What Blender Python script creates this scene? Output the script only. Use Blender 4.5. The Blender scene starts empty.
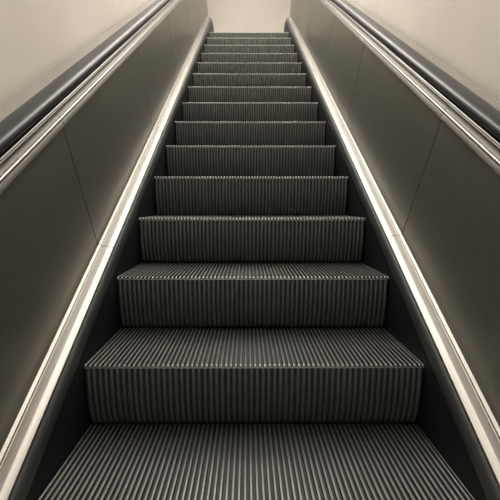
import bpy, bmesh, math

C = bpy.context.scene.collection
INC = math.radians(28.936)          # slope of the escalator
CI, SI = math.cos(INC), math.sin(INC)
W = 1.10                            # step width
RUN = 0.40
RISE = RUN * math.tan(INC)

# ------------------------------------------------------------------ materials
def new_mat(name):
    m = bpy.data.materials.new(name); m.use_nodes = True
    nt = m.node_tree
    b = nt.nodes['Principled BSDF']
    return m, nt, b

def N(nt, t, **kw):
    n = nt.nodes.new(t)
    for k, v in kw.items(): setattr(n, k, v)
    return n

def noise_ramp(nt, scale_vec, c0, c1, p0=.35, p1=.65, detail=4, scale=1.0, coord='Object'):
    tc = N(nt, 'ShaderNodeTexCoord'); mp = N(nt, 'ShaderNodeMapping')
    mp.inputs['Scale'].default_value = scale_vec
    nz = N(nt, 'ShaderNodeTexNoise'); nz.inputs['Scale'].default_value = scale; nz.inputs['Detail'].default_value = detail
    r = N(nt, 'ShaderNodeValToRGB')
    r.color_ramp.elements[0].position = p0; r.color_ramp.elements[1].position = p1
    r.color_ramp.elements[0].color = (*c0, 1); r.color_ramp.elements[1].color = (*c1, 1)
    nt.links.new(tc.outputs[coord], mp.inputs['Vector']); nt.links.new(mp.outputs['Vector'], nz.inputs['Vector'])
    nt.links.new(nz.outputs['Fac'], r.inputs['Fac'])
    return nz, r

def incline_brushed(name, c0, c1, rough, metal, stretch=(60, 1.2, 60), rough_var=.08, bump=0.0, mottled=True):
    """brushed sheet metal whose hairlines run along the slope"""
    m, nt, b = new_mat(name)
    tc = N(nt, 'ShaderNodeTexCoord')
    rot = N(nt, 'ShaderNodeMapping'); rot.inputs['Rotation'].default_value = (-INC, 0, 0)
    mp = N(nt, 'ShaderNodeMapping'); mp.inputs['Scale'].default_value = stretch
    nz = N(nt, 'ShaderNodeTexNoise'); nz.inputs['Scale'].default_value = 4.0; nz.inputs['Detail'].default_value = 5
    nt.links.new(tc.outputs['Object'], rot.inputs['Vector']); nt.links.new(rot.outputs['Vector'], mp.inputs['Vector'])
    nt.links.new(mp.outputs['Vector'], nz.inputs['Vector'])
    r = N(nt, 'ShaderNodeValToRGB')
    r.color_ramp.elements[0].position = .3; r.color_ramp.elements[1].position = .7
    r.color_ramp.elements[0].color = (*c0, 1); r.color_ramp.elements[1].color = (*c1, 1)
    nt.links.new(nz.outputs['Fac'], r.inputs['Fac'])
    nt.links.new(r.outputs['Color'], b.inputs['Base Color'])
    nz2 = N(nt, 'ShaderNodeTexNoise'); nz2.inputs['Scale'].default_value = 2.2; nz2.inputs['Detail'].default_value = 3
    nt.links.new(tc.outputs['Object'], nz2.inputs['Vector'])
    mr = N(nt, 'ShaderNodeMapRange')
    mr.inputs['To Min'].default_value = rough - rough_var; mr.inputs['To Max'].default_value = rough + rough_var
    nt.links.new(nz2.outputs['Fac'], mr.inputs['Value']); nt.links.new(mr.outputs['Result'], b.inputs['Roughness'])
    b.inputs['Metallic'].default_value = metal
    if bump:
        bp = N(nt, 'ShaderNodeBump'); bp.inputs['Strength'].default_value = bump; bp.inputs['Distance'].default_value = .001
        nt.links.new(nz.outputs['Fac'], bp.inputs['Height']); nt.links.new(bp.outputs['Normal'], b.inputs['Normal'])
    return m

def plain(name, col, rough, metal=0.0, spec=None):
    m, nt, b = new_mat(name)
    nz, r = noise_ramp(nt, (1, 1, 1), tuple(x * .93 for x in col), tuple(min(1, x * 1.05) for x in col), scale=9)
    nt.links.new(r.outputs['Color'], b.inputs['Base Color'])
    b.inputs['Roughness'].default_value = rough; b.inputs['Metallic'].default_value = metal
    if spec is not None: b.inputs['Specular IOR Level'].default_value = spec
    return m

def plaster(name, c0, c1):
    m, nt, b = new_mat(name)
    nz, r = noise_ramp(nt, (1, 1, 1), c0, c1, scale=1.6, detail=8)
    nt.links.new(r.outputs['Color'], b.inputs['Base Color'])
    b.inputs['Roughness'].default_value = .8; b.inputs['Specular IOR Level'].default_value = .2
    tc = N(nt, 'ShaderNodeTexCoord'); n2 = N(nt, 'ShaderNodeTexNoise'); n2.inputs['Scale'].default_value = 160
    bp = N(nt, 'ShaderNodeBump'); bp.inputs['Strength'].default_value = .12; bp.inputs['Distance'].default_value = .002
    nt.links.new(tc.outputs['Object'], n2.inputs['Vector']); nt.links.new(n2.outputs['Fac'], bp.inputs['Height'])
    nt.links.new(bp.outputs['Normal'], b.inputs['Normal'])
    return m

M = {}
M['wall'] = plaster('beige_plaster', (.70, .66, .60), (.75, .71, .65))
M['trim'] = plaster('taupe_painted_trim', (.235, .214, .186), (.265, .244, .213))
M['ceiling'] = plaster('ceiling_paint', (.62, .58, .52), (.68, .64, .58))
M['floor'] = plain('dark_stone', (.12, .115, .105), .6)
M['panel'] = incline_brushed('brushed_steel_panel', (.235, .23, .203), (.275, .269, .239), .40, .87, rough_var=.05)
M['deck'] = incline_brushed('bright_deck_steel', (.25, .235, .212), (.32, .304, .276), .42, 1.0, stretch=(30, .6, 30), rough_var=.05)
M['mould'] = incline_brushed('polished_moulding', (.235, .236, .228), (.265, .266, .258), .30, 1.0, stretch=(10, .6, 10), rough_var=.03)
M['skirt'] = incline_brushed('black_skirt_paint', (.005, .0065, .0068), (.009, .0112, .0115), .45, 0.0)
M['skirt'].node_tree.nodes['Principled BSDF'].inputs['Specular IOR Level'].default_value = .15
M['edge'] = incline_brushed('grey_skirt_edge', (.035, .038, .038), (.055, .058, .056), .38, .3)
M['rubber'] = plain('black_rubber', (.018, .0205, .0235), .30, 0, .22)
M['guide'] = plain('dark_guide', (.012, .012, .012), .5)
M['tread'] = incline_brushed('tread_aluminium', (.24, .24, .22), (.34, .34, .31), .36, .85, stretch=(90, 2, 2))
M['groove'] = plain('groove_dark', (.012, .0125, .012), .6)  # near-black colour in the grooves, for contrast with the ridge tops
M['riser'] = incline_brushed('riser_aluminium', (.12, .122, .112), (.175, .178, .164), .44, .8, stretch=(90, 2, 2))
M['comb'] = plain('comb_aluminium', (.4, .39, .36), .4, .9)

# ------------------------------------------------------------------ helpers
def link(name, verts, faces, mat, parent=None, smooth=False, sharp=35):
    me = bpy.data.meshes.new(name)
    me.from_pydata(verts, [], faces); me.update()
    bm = bmesh.new(); bm.from_mesh(me)
    bmesh.ops.remove_doubles(bm, verts=bm.verts, dist=1e-6)
    bmesh.ops.recalc_face_normals(bm, faces=bm.faces)
    bm.to_mesh(me); bm.free()
    if smooth:
        for p in me.polygons: p.use_smooth = True
        me.set_sharp_from_angle(angle=math.radians(sharp))
    me.materials.append(mat)
    o = bpy.data.objects.new(name, me); C.objects.link(o)
    if parent: o.parent = parent
    return o

def empty(name, loc, label, cat, group=None):
    o = bpy.data.objects.new(name, None); C.objects.link(o)
    o.location = loc; o.empty_display_size = .1
    o['label'] = label; o['category'] = cat
    if group: o['group'] = group
    return o

def structure(o):
    o['kind'] = 'structure'; return o

# the balustrade follows a path: straight slope, a bend, then level at the landing
S_BEND, R_BEND, S_LEVEL = 6.56, 0.40, 0.26
def path_at(s):
    """(y, z, slope angle) of the step-nosing line at arc length s"""
    if s <= S_BEND: return s * CI, s * SI, INC
    y0, z0 = S_BEND * CI, S_BEND * SI
    L = R_BEND * INC
    d = min(s - S_BEND, L); a = INC - d / R_BEND
    y = y0 + R_BEND * (SI - math.sin(a)); z = z0 + R_BEND * (math.cos(a) - CI)
    return y + max(0, s - S_BEND - L), z, a
S_END = S_BEND + R_BEND * INC + S_LEVEL
S_START = -2.55
LEAN = .02

def path_samples(s0, s1):
    out = [s0]
    L = R_BEND * INC
    for k in range(0, 9):
        s = S_BEND + L * k / 8
        if s0 < s < s1: out.append(s)
    out.append(s1); return out

def sweep(name, prof, s0, s1, side, mat, parent=None, smooth=True, sharp=35):
    """extrude a closed (X, n) profile along the path; side=-1 left, +1 right"""
    ss = path_samples(s0, s1); n = len(prof); V = []; F = []
    if side > 0:   # the right-hand side leans out a little more than the left
        prof = [(X + LEAN * max(0, min(1, (h - .10) / .45)), h) for X, h in prof]
    for s in ss:
        y, z, a = path_at(s)
        for X, h in prof: V.append((side * X, y - h * math.sin(a), z + h * math.cos(a)))
    for i in range(len(ss) - 1):
        for j in range(n):
            k = (j + 1) % n
            F.append((i * n + j, i * n + k, (i + 1) * n + k, (i + 1) * n + j))
    F.append(tuple(range(n))); F.append(tuple((len(ss) - 1) * n + j for j in range(n)))
    return link(name, V, F, mat, parent, smooth, sharp)

def arc(cx, cy, rx, ry, a0, a1, k):
    return [(cx + rx * math.cos(math.radians(a0 + (a1 - a0) * i / k)), cy + ry * math.sin(math.radians(a0 + (a1 - a0) * i / k))) for i in range(k + 1)]

def box(name, x0, x1, y0, y1, z0, z1, mat, parent=None):
    V = [(x, y, z) for x in (x0, x1) for y in (y0, y1) for z in (z0, z1)]
    F = [(0, 1, 3, 2), (4, 6, 7, 5), (0, 4, 5, 1), (2, 3, 7, 6), (0, 2, 6, 4), (1, 5, 7, 3)]
    return link(name, V, F, mat, parent)

# ------------------------------------------------------------------ the setting
WX, Y0, Y1, ZB, ZT = .93, -3.4, 9.6, -2.6, 5.9
structure(box('wall_left', -WX - .2, -WX, Y0, Y1 + .2, ZB, ZT, M['wall']))
structure(box('wall_right', WX + LEAN, WX + .2, Y0, Y1 + .2, ZB, ZT, M['wall']))
structure(box('wall_back', -WX, WX + LEAN, Y1, Y1 + .2, ZB, ZT, M['wall']))
structure(box('ceiling', -WX - .2, WX + .2, Y0, Y1 + .2, ZT, ZT + .2, M['ceiling']))
Z_LAND = 2.885
# upper landing slab running down into the sloping pit floor beneath the steps
prof = [(-3.4, -3.4 * .5528 - .55), (5.3, 5.3 * .5528 - .6), (5.66, Z_LAND - .5), (5.66, Z_LAND - .02), (Y1, Z_LAND - .02),
        (Y1, Z_LAND - .75), (5.7, Z_LAND - .75), (-3.4, -3.4 * .5528 - .75)]
V = [(x, y, z) for x in (-WX, WX + LEAN) for y, z in prof]; n = len(prof)
F = [tuple(range(n)), tuple(range(n, 2 * n))] + [(j, (j + 1) % n, n + (j + 1) % n, n + j) for j in range(n)]
structure(link('floor', V, F, M['floor']))
for side, nm in ((-1, 'trim_1'), (1, 'trim_2')):
    structure(sweep(nm, [(.765, .52), (.765, .596), (.775, .604), (.896, .631), (.906, .6320), (.910, .631), (.9105, .56), (WX, .56), (WX, .52)],
                    S_START, S_END, side, M['trim']))

# ------------------------------------------------------------------ balustrades
SEAMS = [S_START, -.80, .55, 1.89, 3.10, 4.42, 5.74, S_END]
GAP = .0016
def make_balustrade(side, where):
    root = empty('escalator_balustrade', (0, 0, 0), 'brushed steel escalator side on the %s of the steps, in seamed panels' % where,
                 'balustrade', 'escalator sides')
    sk = sweep('skirt_panel', [(.555, -.34), (.555, .024), (.558, .030), (.600, .030), (.600, -.34)], S_START, S_END, side, M['skirt'], root)
    sk['label'] = 'black painted skirt beside the step ends'
    ed = sweep('skirt_edge', [(.5555, .030), (.5555, .040), (.557, .052), (.5605, .062), (.5655, .069), (.571, .0725), (.574, .071), (.574, .030)],
               S_START, S_END, side, M['edge'], root)
    ed['label'] = 'dark grey rounded edge along the top of the skirt'
    # sections meet at the seams
    seams = SEAMS[:1] + [q + (.08 if side > 0 else 0) for q in SEAMS[1:-1]] + SEAMS[-1:]
    for a, b in zip(seams[:-1], seams[1:]):
        a2 = a + GAP; b2 = b - GAP
        d = sweep('deck_strip', [(.5735, .050), (.5735, .0755), (.5750, .0785), (.5915, .0865), (.5945, .0870), (.6185, .0865), (.6205, .0875),
                                 (.6225, .0915), (.6325, .0945), (.6345, .0935), (.6345, .050)], a2, b2, side, M['deck'], root, sharp=20)
        d['label'] = 'bright satin metal strip at the foot of the panels'
        sweep('steel_panel', [(.635, .060), (.635, .09), (.665, .598), (.680, .598), (.655, .060)], a + .003, b - .003, side, M['panel'], root)
        mo = [(.676, .5900), (.6650, .5902), (.6570, .5905), (.6555, .5918), (.6555, .5935), (.6570, .5985), (.6592, .6045), (.6625, .6118), (.6635, .6130)]
        mo += arc(.6645, .6185, .0052, .0055, 240, 75, 8)
        mo += [(.6660, .6245), (.6668, .6270), (.6690, .6290), (.6755, .6440), (.6750, .6460), (.6765, .6480), (.6762, .6520), (.6785, .6548), (.6875, .6548), (.6875, .5900)]
        q = sweep('top_moulding', mo, a2, b2, side, M['mould'], root, sharp=40)
        q['label'] = 'polished ribbed moulding along the top of the panels'
    g = sweep('handrail_guide', [(.6885, .5985), (.6885, .652), (.699, .654), (.699, .6630), (.721, .6630), (.721, .530), (.700, .530), (.700, .5985)], S_START, S_END, side, M['guide'], root)
    return root
make_balustrade(-1, 'left'); make_balustrade(1, 'right')

def make_handrail(side, where):
    cx, cy = .710, .6795
    out = arc(cx + .024, cy - .001, .0165, .0175, -90, 60, 7)
    top = [(cx + .015, cy + .0158), (cx, cy + .0168), (cx - .015, cy + .0158)]
    inn = arc(cx - .024, cy - .001, .0165, .0175, 120, 270, 7)
    prof = out + top + inn + [(cx - .026, cy - .0145), (cx + .026, cy - .0145)]
    o = sweep('handrail', prof, S_START, S_END, side, M['rubber'], None, True, 50)
    o['label'] = 'black rubber handrail on the %s, running up between the steel moulding and the beige wall' % where
    o['category'] = 'handrail'; o['group'] = 'escalator handrails'
make_handrail(-1, 'left'); make_handrail(1, 'right')

# ------------------------------------------------------------------ steps
NT, NR = 70, 58
SETBACK = .045
def tread_mesh():
    """ridged tread: ridges run front to back, nosing at y=0 z=0"""
    p = W / NT; hgt = .009
    row = [(-W / 2, -.0125), (-W / 2, 0.0)]
    for i in range(NT):
        x0 = -W / 2 + i * p
        row += [(x0 + .00 * p, -.0005), (x0 + .06 * p, 0), (x0 + .32 * p, 0), (x0 + .40 * p, -.0008), (x0 + .46 * p, -hgt), (x0 + .94 * p, -hgt)]
    row += [(W / 2 - .3 * p, -hgt), (W / 2 - .3 * p, 0), (W / 2, 0), (W / 2, -.0125)]
    ys = [(0.0, -.0035), (.004, 0.0), (RUN + SETBACK - .004, 0.0)]
    V = []; F = []; n = len(row)
    for y, dz in ys:
        for x, z in row: V.append((x, y, z + (dz if z > -.004 else 0)))
    for i in range(len(ys) - 1):
        for j in range(n):
            k = (j + 1) % n
            F.append((i * n + j, i * n + k, (i + 1) * n + k, (i + 1) * n + j))
    F.append(tuple(range(n))); F.append(tuple(2 * n + j for j in range(n)))
    return V, F
def riser_mesh():
    """ridged riser, bowed back towards its foot"""
    p = W / NR; d = .0055
    row = []
    for i in range(NR):
        x0 = -W / 2 + i * p
        row += [(x0, d), (x0 + .10 * p, d), (x0 + .22 * p, .0012), (x0 + .34 * p, 0), (x0 + .68 * p, 0), (x0 + .80 * p, .0012), (x0 + .92 * p, d)]
    row += [(W / 2, d)]
    K = 10; V = []; F = []; n = len(row)
    for i in range(K + 1):
        t = i / K
        z = -.0128 - t * (RISE - .0128 - .003)
        yb = .001 + SETBACK * (1 - math.sqrt(max(0, 1 - (t * .93) ** 2))) / (1 - math.sqrt(1 - .93 ** 2))
        for x, y in row: V.append((x, y + yb, z))
    for i in range(K):
        for j in range(n - 1):
            F.append((i * n + j, i * n + j + 1, (i + 1) * n + j + 1, (i + 1) * n + j))
    return V, F

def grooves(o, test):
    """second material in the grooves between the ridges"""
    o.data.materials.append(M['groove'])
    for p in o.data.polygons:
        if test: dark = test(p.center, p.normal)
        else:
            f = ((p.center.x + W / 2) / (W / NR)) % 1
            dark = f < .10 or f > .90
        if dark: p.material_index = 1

STEP_Y, R_STEP = 5.10, .6
def step_z(y):
    t = math.tan(INC)
    if y <= STEP_Y: return y * t
    y1 = STEP_Y + R_STEP * SI
    yy = min(y, y1)
    return STEP_Y * t + R_STEP * (math.sqrt(1 - ((y1 - yy) / R_STEP) ** 2) - CI)

ORD = {1: 'second', 2: 'third', 3: 'fourth', 4: 'fifth', 5: 'sixth', 6: 'seventh', 7: 'eighth', 8: 'ninth', 9: 'tenth', 10: 'eleventh'}
def step_label(k):
    if k == -1: return 'nearest ridged escalator step, only its tread showing at the bottom edge'
    if k == 0: return 'lowest escalator step with its whole ridged riser and wide tread in view'
    if k <= 9: return 'ridged escalator step, %s going up when the lowest whole riser is first' % ORD[k]
    if k == 13: return 'topmost ridged escalator step in view, its edge against the beige back wall'
    return 'ridged escalator step, %s going down when the topmost in view is first' % ORD[13 - k]

first = None
for k in range(-1, 14):
    loc = (0, RUN * k, step_z(RUN * k) + (.004 if k >= 2 else -.002 if k < 1 else 0))
    if first is None:
        first = empty('escalator_step', loc, step_label(k), 'escalator step', 'moving escalator steps')
        V, F = tread_mesh(); t = link('tread', V, F, M['tread'], first); grooves(t, lambda c, n: c.z < -.0035 and n.z > -.5 and abs(n.y) < .5 and abs(c.x) < W / 2 - .001)
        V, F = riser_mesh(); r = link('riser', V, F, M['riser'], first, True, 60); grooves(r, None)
    else:
        r = first.copy(); C.objects.link(r); r.location = loc; r['label'] = step_label(k)
        for ch in first.children:
            c = ch.copy(); C.objects.link(c); c.parent = r
            if k == 13 and c.name.startswith('riser'): c.scale.z = .93

# ------------------------------------------------------------------ light
def area(name, loc, sx, sy, power, col=(1, .985, .955), rot=(0, 0, 0)):
    l = bpy.data.lights.new(name, 'AREA'); l.shape = 'RECTANGLE'; l.size = sx; l.size_y = sy; l.energy = power; l.color = col
    o = bpy.data.objects.new(name, l); C.objects.link(o); o.location = loc; o.rotation_euler = rot
    return o
T = math.radians(52)
for x, r in ((-.8, -T), (.8, T)):          # rows of added fill lamps, no real fixture, brightening the opposite wall
    for y, p in ((-1.6, 32), (1.4, 68), (4.4, 82), (7.4, 8)):
        area('wall_fill_lamp', (x, y, ZT - .12), .2, 2.6, p, rot=(0, r, 0))
area('ceiling_lamp', (0, 2.4, ZT - .03), .8, 4.0, 16)

w = bpy.data.worlds.new('hall_light'); bpy.context.scene.world = w; w.use_nodes = True
bg = w.node_tree.nodes['Background']; bg.inputs['Color'].default_value = (1, .97, .92, 1); bg.inputs['Strength'].default_value = .62

# ------------------------------------------------------------------ camera
cam = bpy.data.cameras.new('camera'); co = bpy.data.objects.new('camera', cam); C.objects.link(co)
cam.sensor_width = 36; cam.lens = 461.04 / 500 * 36; cam.clip_start = .02
co.location = (-.0219, -1.4475, .5201)
co.rotation_euler = (math.pi / 2 - .1024, 0, -.0053)
sc = bpy.context.scene; sc.camera = co
sc.view_settings.view_transform = 'Standard'
sc.view_settings.look = 'None'
sc.view_settings.exposure = .12
